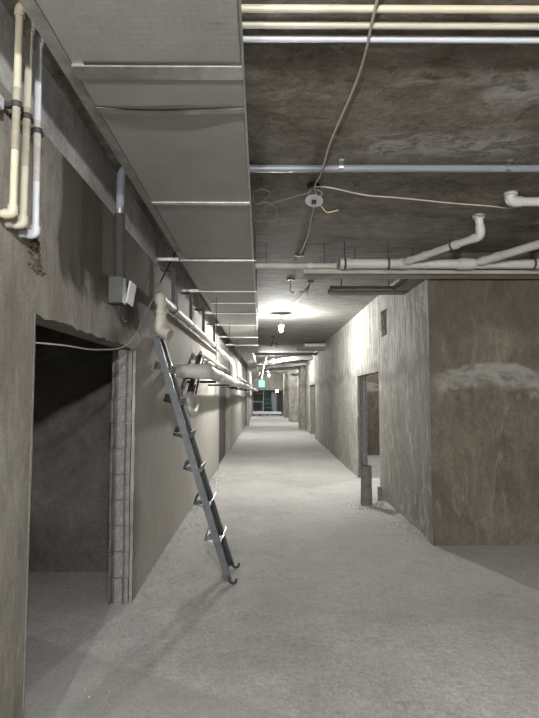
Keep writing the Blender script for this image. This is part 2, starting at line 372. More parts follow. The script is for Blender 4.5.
struct('wall_left_far_room', MB().box(-4.2, -4.0, 9.0, 18, 0, CH).box(-4.0, WL - T, 9.0, 9.2, 0, CH).box(-4.0, WL - T, 17.8, 18, 0, CH), 'wall_room')
struct('wall_right_room', MB().box(5.0, 5.2, 5.91, 16, 0, CH).box(WR + T, 5.0, 14.0, 14.2, 0, CH), 'wall_f', 'brown wall of the room past the right doorway')
struct('wall_right_far_room', MB().box(4.0, 4.2, 17, 24, 0, CH).box(WR + T, 4.0, 23.8, 24, 0, CH).box(WR + T, 4.0, 17, 17.2, 0, CH), 'wall_room')

# ragged plaster lips round the doorways
def ragged(p0, p1, out, thick, depth, step, amp):
    "strip from p0 to p1; jitters along 'out', depth is the direction through the wall"
    p0 = Vector(p0); p1 = Vector(p1); out = Vector(out); depth = Vector(depth)
    n = max(2, int((p1 - p0).length / step)); vs = []; fs = []
    for i in range(n + 1):
        p = p0.lerp(p1, i / n)
        j = amp * (0.5 + 0.9 * noise.noise(p * 9.0) + 0.6 * noise.noise(p * 31.0))
        vs += [p - out * thick, p + out * j, p + out * j * 0.6 + depth, p - out * thick + depth]
    for i in range(n):
        a = i * 4; b = a + 4
        fs += [(a, a+1, b+1, b), (a+1, a+2, b+2, b+1), (a+2, a+3, b+3, b+2), (a+3, a, b, b+3)]
    m = MB(); m.add(vs, fs); return m
for a in (((WL + 0.002, 2.34, HD), (WL + 0.002, 4.19, HD), (0, 0, -1), 0.01, (-0.022, 0, 0), 0.035, 0.022),
          ((WL + 0.002, 4.19, 0), (WL + 0.002, 4.19, HD), (0, -1, 0), 0.01, (-0.022, 0, 0), 0.035, 0.020),
          ((WL + 0.002, 2.355, 0), (WL + 0.002, 2.355, HD), (0, 1, 0), 0.008, (-0.022, 0, 0), 0.05, 0.008)):
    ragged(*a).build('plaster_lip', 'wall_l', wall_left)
for a in (((WR - 0.002, 8.31, 1.96), (WR - 0.002, 10.27, 1.96), (0, 0, -1), 0.01, (0.02, 0, 0), 0.05, 0.02),
          ((WR - 0.002, 10.26, 0), (WR - 0.002, 10.26, 1.96), (0, -1, 0), 0.01, (0.02, 0, 0), 0.05, 0.02)):
    ragged(*a).build('plaster_lip', 'wall_r', wall_right)
# hollow blocks showing in the door jambs (ribbed ends)
def block_mesh():
    xs = [0.0, 0.018, 0.026, 0.034, 0.042, 0.05, 0.105, 0.112, 0.12, 0.128, 0.136, 0.155]
    dy = [0.0, 0.0, 0.026, 0.026, 0.0, 0.006, 0.006, 0.0, 0.026, 0.026, 0.0, 0.0]
    prof = [(x, d) for x, d in zip(xs, dy)] + [(0.155, 0.05), (0.0, 0.05)]
    n = len(prof); h = 0.190; m = MB()
    m.add([(x, y, 0) for x, y in prof] + [(x, y, h) for x, y in prof],
          [(i, (i+1) % n, n + (i+1) % n, n + i) for i in range(n)] + [tuple(range(n))[::-1], tuple(range(n, 2*n))])
    return m
first = None
def jamb_blocks(parent, x0, y0, ztop):
    global first
    z = 0.0
    while z + 0.19 < ztop + 0.02:
        loc = (x0 + random.uniform(-.004, .004), y0 + random.uniform(-.003, .003), z)
        if first is None:
            first = block_mesh().build('block', 'block', parent); first.location = loc
        else: copy_part(first, parent, loc)
        z += 0.196
jamb_blocks(wall_left, WL - T + 0.001, 4.166, HD)
jamb_blocks(wall_right, WR + 0.022, 10.235, 1.955)

MB().box(WR + 0.14, WR + T, 7.71, 8.07, 2.476, 2.844).build('hole_back', 'cavity', wall_right)  # dark back panel; the hole's shadow is put into its colour
# rough broken hole in the left wall and hole edge on the right wall
m = MB()
for k in range(90):
    u = random.gauss(0, 0.038); w = random.uniform(-0.075, 0.075)
    m.chunk((WL + random.uniform(-.002, .004), 2.335 + u + w * -0.5, 2.215 + w), random.uniform(0.007, 0.015))
o = m.build('broken_patch', 'cavity', wall_left); o['kind'] = 'stuff'; o['label'] = 'brown broken hole in the plaster'
m = MB()
for k in range(60):
    q = random.uniform(0, 2*math.pi); c = max(abs(math.cos(q)), abs(math.sin(q)))
    m.chunk((WR - 0.002, 7.89 + 0.185 * math.cos(q) / c, 2.66 + 0.187 * math.sin(q) / c), random.uniform(0.010, 0.024))
o = m.build('ragged_rim', 'wall_r', wall_right); o['kind'] = 'stuff'

# mortar droppings heaped along the wall feet
def heap(name, x0, y0, x1, y1, w, h, n, side, parent_label):
    m = MB(); L = math.hypot(x1 - x0, y1 - y0); k = int(L / 0.05); rows = 7; vs = []
    for i in range(k + 1):
        t = i / k; x = x0 + (x1 - x0) * t; y = y0 + (y1 - y0) * t
        ww = w * (0.55 + 0.7 * abs(noise.noise(Vector((x * 2, y * 1.7, 1)))) + 0.3 * noise.noise(Vector((x, y * 6, 4))))
        hh = h * (0.5 + 0.9 * abs(noise.noise(Vector((x * 3, y * 2.3, 9)))))
        e = min(1.0, 6 * t, 6 * (1 - t))
        for j in range(rows):
            s = j / (rows - 1)
            z = hh * e * (1 - s) ** 1.6 + 0.007 * noise.noise(Vector((x*20 + s*9, y*20, 3))) * (1 - s) - 0.002
            vs.append((x + side * ww * s, y, z))
    m.add(vs, [(i*rows+j, i*rows+j+1, (i+1)*rows+j+1, (i+1)*rows+j) for i in range(k) for j in range(rows-1)])
    for q in range(n):
        t = random.random(); s = abs(random.gauss(0, 0.8))
        m.chunk((x0 + (x1-x0)*t + side * w * s, y0 + (y1-y0)*t, 0.004 + h * max(0, 0.6 - 0.6*s)), random.uniform(0.004, 0.014) * (1.5 if random.random() < .08 else 1))
    o = m.build(name, 'rubble', None, True); o['kind'] = 'stuff'
    o['label'] = parent_label; o['category'] = 'rubble'
    return o
heap('mortar_rubble', WL, 4.25, WL, 11.4, 0.17, 0.04, 420, 1, 'crumbled mortar lying along the foot of the left wall')
heap('mortar_rubble', WR, 5.75, WR, 8.35, 0.14, 0.035, 260, -1, 'crumbled mortar lying along the foot of the right wall')
m = MB()
for q in range(420):
    y = random.uniform(3.2, 12); m.chunk((random.uniform(-0.95, 1.7), y, 0.002), random.uniform(0.003, 0.009))
for q in range(160):
    a = random.gauss(0, 0.13); b = random.gauss(0, 0.16); m.chunk((min(1.74, 1.50 + a), 7.72 + b, 0.005), random.uniform(0.006, 0.018))
for q in range(90):
    m.chunk((WL + 0.02 + abs(random.gauss(0, 0.15)), random.uniform(2.9, 4.3), 0.002), random.uniform(0.003, 0.008))
for q in range(70):
    m.chunk((max(-1.0, -0.85 + random.gauss(0, 0.15)), 5.0 + random.gauss(0, 0.45), 0.004), random.uniform(0.006, 0.018))
o = m.build('scattered_crumbs', 'rubble'); o['kind'] = 'stuff'; o['label'] = 'small mortar crumbs scattered over the floor'; o['category'] = 'rubble'

# ------------------------------------------------------------------ ventilation duct under the slab
DZ, DT = 2.87, 3.07
def dleft(y): return -0.752 - 0.004 * (y - 2)
def dright(y): return -0.09 - 0.0105 * (y - 1.6) if y < 16.5 else -0.40
duct = thing('ventilation_duct', 'long grey board air duct slung under the slab along the corridor', 'duct', (-0.43, 1.0, DZ))
joints = [-2.2, -0.6, 0.75, 2.015, 2.27, 3.46, 4.96, 6.49, 7.35, 8.27, 9.72, 11.79, 13.72, 16.4, 21.0, 26.0, 31.0, 36.0]
for i in range(len(joints) - 1):
    y0, y1 = joints[i] + 0.004, joints[i+1] - 0.004
    if joints[i] >= 16.4: l0, l1, r0, r1 = -0.80, -0.80, -0.42, -0.42
    else: l0, l1, r0, r1 = dleft(y0), dleft(y1), dright(y0), dright(y1)
    s = 0.004 * ((i * 7) % 3 - 1)
    MB().add([(l0,y0,DZ+s),(r0,y0,DZ+s),(r1,y1,DZ+s),(l1,y1,DZ+s),(l0,y0,DT),(r0,y0,DT),(r1,y1,DT),(l1,y1,DT)],
             [(0,3,2,1),(4,5,6,7),(0,1,5,4),(1,2,6,5),(2,3,7,6),(3,0,4,7)]).build('duct_section', 'duct', duct, bevel=0.006)
def strip(y, w, mat, sag=0.0, lift=0.006, name='joint_strip', wob=0.0):
    n = 12; vs = []
    for i in range(n + 1):
        t = i / n; x = dleft(y) + (dright(y) - dleft(y)) * t if y < 16.5 else -0.8 + 0.38 * t
        z = DZ - lift - sag * math.sin(math.pi * t); a = wob * math.sin(t * 7.0)
        vs += [(x, y - w/2 + a, z), (x, y + w/2 + a, z), (x, y + w/2 + a, DZ + 0.004), (x, y - w/2 + a, DZ + 0.004)]
    fs = []
    for i in range(n):
        a = i*4; b = a+4
        fs += [(a, b, b+1, a+1), (a+1, b+1, b+2, a+2), (a+2, b+2, b+3, a+3), (a+3, b+3, b, a)]
    fs += [(0, 1, 2, 3), (n*4+3, n*4+2, n*4+1, n*4)]
    return MB().add(vs, fs).build(name, mat, duct)
strip(0.75, 0.09, 'tape')
strip(2.015, 0.085, 'tape', 0.0, 0.008, 'foil_tape')
MB().box(dleft(2.0) + .05, dright(2.0) - 0.004, 1.958, 1.971, DZ - 0.003, DZ + 0.01).build('joint_gap', 'black', duct)
strip(2.29, 0.045, 'tape_d', 0.012, 0.006, 'foil_tape', 0.006)
strip(2.262, 0.012, 'black', 0.016, 0.004, 'joint_gap', 0.006)
strip(3.46, 0.045, 'tape', 0.0, 0.007)
for y in joints[6:]:
    strip(y, 0.035 if y < 9 else 0.07, 'tape' if int(y * 10) % 2 else 'tape_d', 0.0, 0.008)
    strip(y - 0.035, 0.02, 'black', 0.0, 0.003, 'joint_gap')
# edge angle down the right lower corner and hanger bars reaching to the wall
for y0, y1 in ((0.75, 2.27), (2.27, 6.49), (6.49, 16.4)):
    MB().beam((dright(y0) + 0.004, y0, DZ + 0.012), (dright(y1) + 0.004, y1, DZ + 0.012), 0.008, 0.034).build('edge_angle', 'galv', duct)
    MB().beam((dleft(y0) - 0.026, y0, DZ + 0.012), (dleft(y1) - 0.026, y1, DZ + 0.012), 0.05, 0.02).build('edge_angle', 'tape_d', duct)
for y in (4.96, 6.49, 8.27, 9.72, 11.79, 13.72):
    b = MB().box(WL - 0.018, dright(y) + 0.03, y - 0.017, y + 0.017, DZ - 0.012, DZ - 0.0085).box(WL - 0.018, dleft(y) - 0.002, y + 0.012, y + 0.017, DZ - 0.012, DZ + 0.024).build('hanger_bar', 'tape', duct)
    for x in (dleft(y) - 0.06, dright(y) + 0.02):
        MB().cyl((x, y, DZ - 0.02), (x, y, CH), 0.005, 8).build('threaded_rod', 'dark', duct)

# ------------------------------------------------------------------ three supply pipes
def ring(mb, c, axis, r, w, n=16):
    c = Vector(c); a = Vector(axis).normalized(); return mb.cyl(c - a * w/2, c + a * w/2, r, n)
def elbow(mb, a, b, c, r, er, ext=0.03):
    b = Vector(b); d0 = (Vector(a) - b).normalized(); d1 = (Vector(c) - b).normalized()
    return mb.tube(fillet([b + d0 * (er + ext), b, b + d1 * (er + ext)], er), r, 16)
for k, (y, yb, zb, mat, sl, lab) in enumerate((
        (1.988, 1.985, 2.285, 'cream', 'sleeve', 'cream plastic supply pipe farthest from the junction box in its trio'),
        (2.08, 2.07, 2.272, 'cream2', 'sleeve', 'cream supply pipe between its cream and white neighbours'),
        (2.165, 2.185, 2.268, 'white', 'sleeve_w', 'white plastic supply pipe beside the two cream ones'))):
    X = WL + 0.065; Z = 3.112; r = 0.0145
    t = thing('supply_pipe', lab, 'pipe', (X, y, zb))
    MB().cyl((X + 0.03, y, Z), (6.9, y, Z), r).build('ceiling_run', mat, t, True)
    ta, tb = (0.46, 0.62)
    yy = lambda u: y + (yb - y) * u
    zz = lambda u: Z + (zb - Z) * u
    P = lambda u: (X, yy(u), zz(u))
    s1, s2 = ((0.40, 0.70), (0.43, 0.72), (0.43, 0.74))[k]
    MB().cyl(P(0.02), P(s1), r).build('riser', mat, t, True)
    MB().cyl(P(s1), P(s2), r + 0.0008).build('stained_length', sl, t, True)
    MB().cyl(P(s2), P(0.97), r).build('riser', mat, t, True)
    MB().cyl((X - 0.03, yb, zb), (WL - 0.01, yb, zb), r).build('wall_entry', mat, t, True)
    m = MB(); elbow(m, (X + 1, y, Z), (X, y, Z), P(1), r + 0.005, 0.018, 0.022)
    m.build('elbow', mat, t, True)
    m = MB(); elbow(m, P(0), (X, yb, zb), (X - 1, yb, zb), r + 0.005, 0.018, 0.014)
    m.build('elbow', mat, t, True)
    zc = (2.715, 2.715, 2.705)[k]; yc = y + (yb - y) * (Z - zc) / (Z - zb)
    m = MB(); ring(m, (X, yc, zc), (0, 0, 1), r + 0.006, 0.022); m.box(WL, X - 0.008, yc - 0.009, yc + 0.009, zc - 0.011, zc + 0.011)
    m.box(X - 0.012, X + 0.012, yc + 0.012, yc + 0.034, zc - 0.009, zc + 0.009)
    m.build('wall_clip', 'dark', t, True)
m = MB().box(WL, WL + 0.05, 1.86, 1.925, 2.66, 2.705)
tag(m.build('mounting_block', 'beam', None, False, 0.004), 'small pale concrete mounting block beside the cream pipes', 'block')

# ------------------------------------------------------------------ grey conduit over the ceiling and down to the open box
GY, GZ, GX = 3.455, 3.112, WL + 0.065
t = thing('grey_conduit', 'blue-grey plastic conduit across the slab, bending down the left wall', 'conduit', (GX, GY, 2.37))
MB().cyl((GX + 0.10, GY + 0.02, GZ), (6.9, GY - 0.02, GZ), 0.0245, 18).build('ceiling_run', 'greyp', t, True)
MB().tube(fillet([(GX + 0.16, GY + 0.02, GZ), (GX, GY + 0.0, GZ), (GX, GY - 0.02, 2.80)], 0.14, 10), 0.0275, 18).build('bend', 'greyp', t, True)
m = MB(); ring(m, (GX, GY - 0.02, 2.80), (0, 0, 1), 0.031, 0.04); m.build('coupling', 'galv', t, True)
MB().tube([(GX, GY - 0.02, 2.785), (GX, GY - 0.01, 2.6), (GX + 0.004, GY, 2.37)], [0.033, 0.034, 0.036], 18).build('lagging', 'lag', t, True)
for x in (0.50, 1.62, 2.9):
    c = Vector((x, GY - 0.005, GZ)); m = MB(); ring(m, c, (1, 0, 0), 0.0285, 0.026, 18)
    m.box(x - 0.013, x + 0.013, GY - 0.012, GY + 0.012, GZ + 0.02, CH)
    m.box(x - 0.016, x + 0.016, GY - 0.05, GY - 0.022, GZ + 0.028, CH)
    m.build('pipe_clamp', 'galv', t, True)
BY = 3.47
t = thing('junction_box', 'grey wall junction box with its white cover hanging open', 'box', (WL + 0.05, BY, 2.18))
MB().box(WL, WL + 0.095, BY - 0.055, BY + 0.045, 2.19, 2.37).build('body', 'greybox', t, False, 0.008)
c = MB().beam((WL + 0.120, BY + 0.03, 2.195), (WL + 0.135, BY + 0.06, 2.345), 0.012, 0.09, (0.25, 0.97, 0)).build('cover', 'disc', t, False, 0.005)
MB().tube(spline([(WL + 0.07, BY + 0.02, 2.2), (WL + 0.075, BY + 0.005, 2.13), (WL + 0.08, BY + 0.0, 2.085), (WL + 0.085, BY + 0.04, 2.08), (WL + 0.085, BY + 0.085, 2.095), (WL + 0.08, BY + 0.05, 2.14), (WL + 0.07, BY + 0.03, 2.2)]), 0.0045, 8).build('wire_loop', 'black', t, True)
# slack cable from the duct down over the doorway
t = thing('slack_cable', 'slack cable drooping from the duct past the doorway head', 'cable', (-0.97, 3.4, 1.9))
MB().tube(spline([(-0.93, 5.36, 3.04), (-0.96, 5.06, 2.80), (-0.97, 4.80, 2.615)]), 0.008, 8).build('thick_end', 'black', t, True)
MB().tube(spline([(-0.97, 4.80, 2.615), (-0.985, 4.225, 2.19), (-0.98, 3.72, 1.945), (-0.98, 3.09, 1.858), (-1.0, 2.62, 1.84), (-1.08, 2.42, 1.836), (-1.13, 2.37, 1.837)]), 0.0042, 8).build('thin_end', 'sleeve_w', t, True)

# ------------------------------------------------------------------ drain pipes along the left wall
AX, AZ = -0.915, 2.44
t = thing('upper_drain_pipe', 'dusty cream drain pipe hung on straps along the left wall', 'pipe', (AX, 4.6, 2.1))
MB().tube([(AX, 4.62, AZ), (AX, 10.75, AZ + 0.02)], 0.041, 18).build('run', 'pvc_d', t, True)
m = MB(); elbow(m, (AX, 9, AZ), (AX, 4.55, AZ), (AX, 4.55, 1), 0.048, 0.05, 0.03); m.build('elbow', 'pvc_d', t, True)
MB().tube([(AX, 4.55, AZ - 0.07), (AX, 4.55, 2.20)], 0.043, 18).build('drop', 'pvc_d', t, True)
m = MB(); ring(m, (AX, 4.55, 2.30), (0, 0, 1), 0.054, 0.03); ring(m, (AX, 4.55, 2.23), (0, 0, 1), 0.055, 0.05); m.build('collar', 'pvc_d', t, True)
m = MB(); q = fillet([(AX, 4.55, 2.21), (AX, 4.55, 2.15), (AX + 0.07, 4.52, 2.115)], 0.05)
m.tube(q, 0.047, 18); m.pipe_end(q[-1], Vector(q[-1]) + (Vector(q[-1]) - Vector(q[-2])).normalized() * 0.03, 0.05, 0.04); m.build('outlet_bend', 'pvc_d', t, True)
for y in (5.3, 6.4, 7.7, 9.0):
    m = MB(); ring(m, (AX, y, AZ), (0, 1, 0), 0.046, 0.03, 18); m.build('collar', 'pvc_d', t, True)
for y in (5.19, 6.41, 7.70, 9.3):
    m = MB(); ring(m, (AX, y, AZ), (0, 1, 0), 0.0475, 0.022, 18); m.box(AX - 0.02, AX + 0.02, y - 0.004, y + 0.004, AZ + 0.04, BZ + 0.02)
    m.box(WL - .018, AX, y - 0.018, y + 0.018, BZ + 0.005, BZ + 0.03)
    m.build('hanger_strap', 'dark', t, True)
BX, BZZ = -0.65, 1.845
m = MB(); elbow(m, (AX, 9, AZ), (AX, 10.78, AZ + 0.02), (BX, 10.55, 2.2), 0.05, 0.06, 0.03); m.build('elbow', 'pvc', t, True)
MB().tube(fillet([(AX + 0.05, 10.74, AZ - 0.03), (BX, 10.55, 2.22), (BX, 10.6, BZZ)], 0.1), 0.046, 16).build('branch_drop', 'pvc', t, True)

t = thing('main_drain_pipe', 'wide white drain pipe leaving the left wall and running down the corridor', 'pipe', (BX, 5.75, BZZ))
R = 0.074
MB().tube([(WL - 0.05, 5.76, BZZ + 0.006), (BX - 0.13, 5.76, BZZ + 0.002)], R, 22).build('wall_stub', 'pvc', t, True)
MB().tube(fillet([(BX - 0.14, 5.76, BZZ), (BX, 5.77, BZZ), (BX, 5.92, BZZ)], 0.12, 8), R + 0.008, 22).build('elbow', 'pvc', t, True)
MB().tube([(BX, 5.90, BZZ), (BX, 38.5, BZZ - 0.02)], R, 22).build('run', 'pvc', t, True)
for y in (7.4, 10.35, 10.95, 13.5, 16.5, 19.5, 22.5):
    m = MB(); ring(m, (BX, y, BZZ), (0, 1, 0), R + 0.008, 0.07, 22); m.build('collar', 'pvc', t, True)
m = MB(); ring(m, (BX, 10.6, BZZ + 0.09), (0, 0.0, 1), 0.058, 0.14, 18); m.build('branch_socket', 'pvc', t, True)
for y in (6.9, 9.4, 12.2, 15, 18, 21, 24):
    m = MB(); ring(m, (BX, y, BZZ), (0, 1, 0), R + 0.003, 0.025, 22); m.box(WL, BX, y - 0.02, y + 0.02, BZZ - R - 0.03, BZZ - R)
    m.cyl((BX, y, BZZ + R), (BX, y, DZ if y not in (99,) else CH), 0.004, 8)
    m.build('pipe_bracket', 'dark', t, True)

CX, CZ = -0.935, 2.18
t = thing('thin_drain_pipe', 'thinner grey-white pipe below the strapped drain on the left wall', 'pipe', (CX, 7.5, CZ))
MB().tube([(CX, 7.62, CZ), (CX, 38, CZ)], 0.033, 14).build('run', 'pvc_d', t, True)
m = MB(); m.tube(fillet([(CX, 7.7, CZ), (CX, 7.52, CZ), (CX + 0.03, 7.38, 2.10)], 0.1), 0.038, 14); m.build('elbow', 'pvc', t, True)
for y in (9.2, 11, 13, 15.5):
    m = MB(); ring(m, (CX, y, CZ), (0, 1, 0), 0.038, 0.05, 16); m.build('collar', 'pvc', t, True)
    MB().box(WL, CX, y + 0.05, y + 0.075, CZ - 0.012, CZ + 0.012).build('wall_clip', 'dark', t)
t = thing('drain_trap', 'dark grey slanting drain pipe ending in a pale trap bend', 'pipe', (-0.9, 6.5, 1.4))
MB().tube([(CX + 0.01, 7.40, 2.115), (-0.925, 6.48, 1.60)], 0.045, 16).build('slanting_pipe', 'greybox', t, True)
MB().tube([(CX + 0.065, 7.3, 2.05), (-0.865, 6.55, 1.60)], 0.012, 10).build('side_tube', 'alu', t, True)
MB().tube(fillet([(-0.925, 6.52, 1.62), (-0.925, 6.38, 1.54), (-0.91, 6.42, 1.40), (-0.90, 6.62, 1.36), (-0.89, 6.80, 1.46)], 0.11), 0.04, 16).build('trap_bend', 'pvc', t, True)
m = MB(); ring(m, (-0.925, 6.85, 1.807), (0, 0.87, 0.49), 0.05, 0.03); m.box(WL, -0.93, 6.83, 6.87, 1.79, 1.83); m.build('wall_clip', 'dark', t, True)

# ------------------------------------------------------------------ step ladder section leaning on the left wall
t = thing('aluminium_ladder', 'aluminium step ladder section leaning against the left wall', 'ladder', (-0.31, 4.77, 0))
N0, N1 = Vector((-0.315, 4.575, 0.03)), Vector((-0.985, 4.70, 2.11))
F0, F1 = Vector((-0.315, 4.985, 0.03)), Vector((-0.985, 4.96, 2.115))
ax = (N1 - N0).normalized(); ud = Vector((0, 1, 0))
side = ax.cross(ud).normalized()                 # points away from the wall side
if side.x < 0: side = -side
for a, b, s in ((N0, N1, 1), (F0, F1, -1)):
    w = 0.056; m = MB()
    m.beam(a, b, 0.004, w, side)
    yd = Vector((0, 0.014 * s, 0))
    for e in (-1, 1): m.beam(a + side * e * (w/2 - 0.002) + yd, b + side * e * (w/2 - 0.002) + yd, 0.03, 0.004, side)
    m.build('rail', 'alu', t)
for k, u in enumerate((0.16, 0.305, 0.445, 0.585, 0.725, 0.862)):
    p = N0.lerp(N1, u); q = F0.lerp(F1, u)
    tx = Vector((math.cos(math.radians(-16)), 0, math.sin(math.radians(-16)))); tz = Vector((-tx.z, 0, tx.x))
    c0 = p - tx * 0.024 - tz * 0.03 - Vector((0, 0.014, 0)); c1 = q - tx * 0.024 - tz * 0.03 + Vector((0, 0.014, 0))
    d = 0.072; m = MB()
    m.beam(c0, c1, d * 2, 0.004, tz)
    for e in (-1, 1): m.beam(c0 + tx * d * e + tz * 0.034, c1 + tx * d * e + tz * 0.034, 0.004, 0.072, tz)
    s_ = m.build('step', 'alu', t)
    m = MB()
    m.beam(c1 + tx * d + tz * 0.071 - Vector((0, .004, 0)), c0 + tx * d + tz * 0.071, 0.010, 0.004, tz); m.build('lip', 'alu_b', s_)
for a in (N0, F0):
    hk = [a + Vector((-0.005, 0, 0.045)), a + Vector((0.01, 0, 0.0)), a + Vector((0.035, 0, -0.018)), a + Vector((0.06, 0, -0.010)), a + Vector((0.068, 0, 0.02))]
    MB().tube(spline(hk, 5), 0.011, 10).build('hook_foot', 'dark', t, True)

# ------------------------------------------------------------------ drain pipes and channels under the slab, right side
PY, PZ = 5.3, 2.92
t = thing('ceiling_drain_pipe', 'white drain pipe hung under the slab before the brown wall', 'pipe', (0.75, PY, PZ))
MB().tube([(0.80, PY, PZ), (6.9, PY, PZ)], 0.049, 18).build('run', 'pvc', t, True)
m = MB(); m.pipe_end((0.86, PY, PZ), (0.75, PY, PZ), 0.055, 0.046); m.build('end_socket', 'pvc', t, True)
for x in (1.38, 2.08, 2.75, 3.6):
    m = MB(); ring(m, (x, PY, PZ), (1, 0, 0), 0.056, 0.07, 18); m.build('collar', 'pvc', t, True)
m = MB(); ring(m, (2.0, PY, PZ), (1, 0, 0), 0.06, 0.10, 18); m.build('collar', 'pvc', t, True)
for x in (0.80, 1.24, 2.72, 4.2):
    m = MB(); ring(m, (x, PY, PZ), (1, 0, 0), 0.058, 0.022, 18); m.cyl((x, PY, PZ + 0.055), (x, PY, CH), 0.005, 8)
    m.build('hanger_clamp', 'rust' if x != 0.80 else 'dark', t, True)
def branch(label, pts, joint, r=0.034):
    t = thing('branch_pipe', label, 'pipe', pts[0])
    MB().tube(fillet(pts, 0.06, 6), r, 16).build('run', 'pvc', t, True)
    m = MB(); p0 = Vector(pts[1]); d0 = (Vector(pts[0]) - p0).normalized(); d1 = (Vector(pts[2]) - p0).normalized()
    m.tube(fillet([p0 + d0 * 0.09, p0, p0 + d1 * 0.09], 0.07), r + 0.006, 16); m.build('elbow', 'pvc', t, True)
    m = MB(); ring(m, Vector(pts[0]) + Vector((0, 0, -0.012)), (0, 0, 1), r + 0.016, 0.03); m.build('slab_collar', 'rubble', t, True)
    if joint:
        for u in joint:
            c = Vector(pts[1]).lerp(Vector(pts[2]), u); m = MB(); ring(m, c, d1, r + 0.006, 0.05); m.build('collar', 'pvc', t, True)
    return t
b1 = branch('white branch pipe dropping from the slab to slant into the hung drain', [(1.846, 4.50, CH), (1.87, 4.52, 2.972), (1.40, 5.26, 2.925)], (0.3, 0.72, 0.93))
m = MB(); c = Vector((1.87, 4.52, 2.972)).lerp(Vector((1.40, 5.26, 2.925)), 0.34); ring(m, c, (-.47, .74, 0), 0.042, 0.02); m.cyl(c, (c.x, c.y, CH), 0.004, 8); m.build('hanger_clamp', 'rust', b1, True)
branch('white branch pipe slanting up from the hung drain over the open bay', [(2.62, 4.50, CH), (2.62, 4.52, 2.975), (2.14, 5.26, 2.925)], (0.05, 0.75, 0.93), 0.040)
branch('white elbow pipe coming out of the slab beside the conduit', [(1.885, 3.98, CH), (1.885, 4.0, 3.085), (4.6, 4.0, 3.07)], (0.02,), 0.034)
t = thing('parallel_pipe', 'short pale pipe lying behind the hung white drain', 'pipe', (1.5, 5.5, 2.98))
MB().tube([(1.50, 5.5, 2.985), (2.06, 5.5, 2.985)], 0.03, 14).build('run', 'cream2', t, True)
for x in (1.55, 2.0):
    m = MB(); ring(m, (x, 5.5, 2.985), (1, 0, 0), 0.035, 0.04); m.build('collar', 'pvc', t, True)
    MB().cyl((x, 5.5, 3.01), (x, 5.5, CH), 0.004, 8).build('hanger_rod', 'dark', t)
def channel(name, label, x0, x1, y0, y1, z0, z1, mat, rods):
    t = thing(name, label, 'channel', ((x0+x1)/2, (y0+y1)/2, z0))
    m = MB(); m.box(x0, x1, y0, y1, z0, z0 + 0.006)
    if x1 - x0 > y1 - y0: m.box(x0, x1, y0, y0 + 0.006, z0, z1).box(x0, x1, y1 - 0.006, y1, z0, z1)
    else: m.box(x0, x0 + 0.006, y0, y1, z0, z1).box(x1 - 0.006, x1, y0, y1, z0, z1)
    m.build('tray', mat, t)
    for x, y in rods: MB().cyl((x, y, z0 + 0.003), (x, y, CH), 0.005, 8).build('hanger_rod', 'dark', t)
    return t
channel('cable_channel', 'grey cable channel hung below the white drain at the brown wall', 0.39, 6.9, 5.40, 5.62, 2.835, 2.885, 'wood', ((0.95, 5.58), (1.66, 5.58), (2.45, 5.58), (4.3, 5.58)))
channel('cable_channel', 'short brown-grey channel end sticking out over the corridor', 0.79, WR, 6.48, 6.70, 2.865, 2.935, 'channel_d', ((0.95, 6.6), (1.55, 6.6)))
channel('cable_channel', 'short channel running along the top of the pale wall', 1.57, WR, 5.63, 6.47, 2.872, 2.93, 'channel_d', ((1.66, 5.9),))
t = thing('crossing_conduit', 'pale thin conduit coming from above the duct to the channel', 'conduit', (0.2, 5.52, 2.9))
MB().tube([(dright(5.5) + 0.02, 5.36, 2.912), (0.72, 5.36, 2.912)], 0.028, 12).build('run', 'pvc_d', t, True)
m = MB(); ring(m, (0.45, 5.36, 2.912), (1, 0, 0), 0.033, 0.05); m.build('collar', 'pvc', t, True)
for x in (0.0, 0.6): MB().cyl((x, 5.36, 2.92), (x, 5.36, CH), 0.004, 8).build('hanger_rod', 'dark', t)

# ------------------------------------------------------------------ ceiling wiring
t = thing('ceiling_box', 'black ceiling outlet with a pale disc hanging from its wires', 'outlet', (0.36, 3.86, CH))
MB().cyl((0.352, 3.84, CH), (0.352, 3.84, CH - 0.035), 0.046, 18).build('cup', 'black', t, True)
dd = (Vector((0.1, 0.35, 1))).normalized(); c = Vector((0.358, 3.86, 3.035))
MB().cyl(c - dd * 0.004, c + dd * 0.004, 0.066, 24).build('disc', 'disc', t, True)
MB().box(0.338, 0.372, 3.835, 3.862, 3.012, 3.034).build('terminal', 'black', t)
for dx, dy in ((-.02, 0), (0.01, .01), (0.03, -.01)):
    MB().tube(spline([(0.352 + dx*.4, 3.84, CH - 0.03), (0.352 + dx * 2, 3.85 + dy, 3.09), (0.355 + dx, 3.86 + dy, 3.04)], 5), 0.0035, 6).build('wire', 'cable_g' if dx < 0 else 'cable', t, True)
def cable(label, pts, r, mat):
    o = MB().tube(spline(pts, 8), r, 8).build('electric_cable', mat, None, True)
    return tag(o, label, 'cable')
cable('beige cable running across the slab over the three supply pipes to the black outlet', [(0.40, 0.6, 3.13), (0.416, 1.5, 3.10), (0.422, 1.98, 3.088), (0.434, 2.20, 3.092), (0.437, 2.53, 3.12), (0.388, 3.10, 3.115), (0.372, 3.45, 3.08), (0.36, 3.72, 3.12), (0.356, 3.84, 3.115)], 0.0058, 'cable')
cable('beige cable swagging from the black outlet toward the slab elbow pipe', [(0.36, 3.80, 3.12), (0.47, 3.77, 3.10), (0.747, 3.91, 3.10), (1.027, 3.968, 3.10), (1.448, 4.072, 3.10), (1.80, 4.14, 3.10), (1.971, 4.181, 3.10), (2.15, 4.12, 3.12), (2.5, 4.12, 3.138)], 0.0055, 'cable')
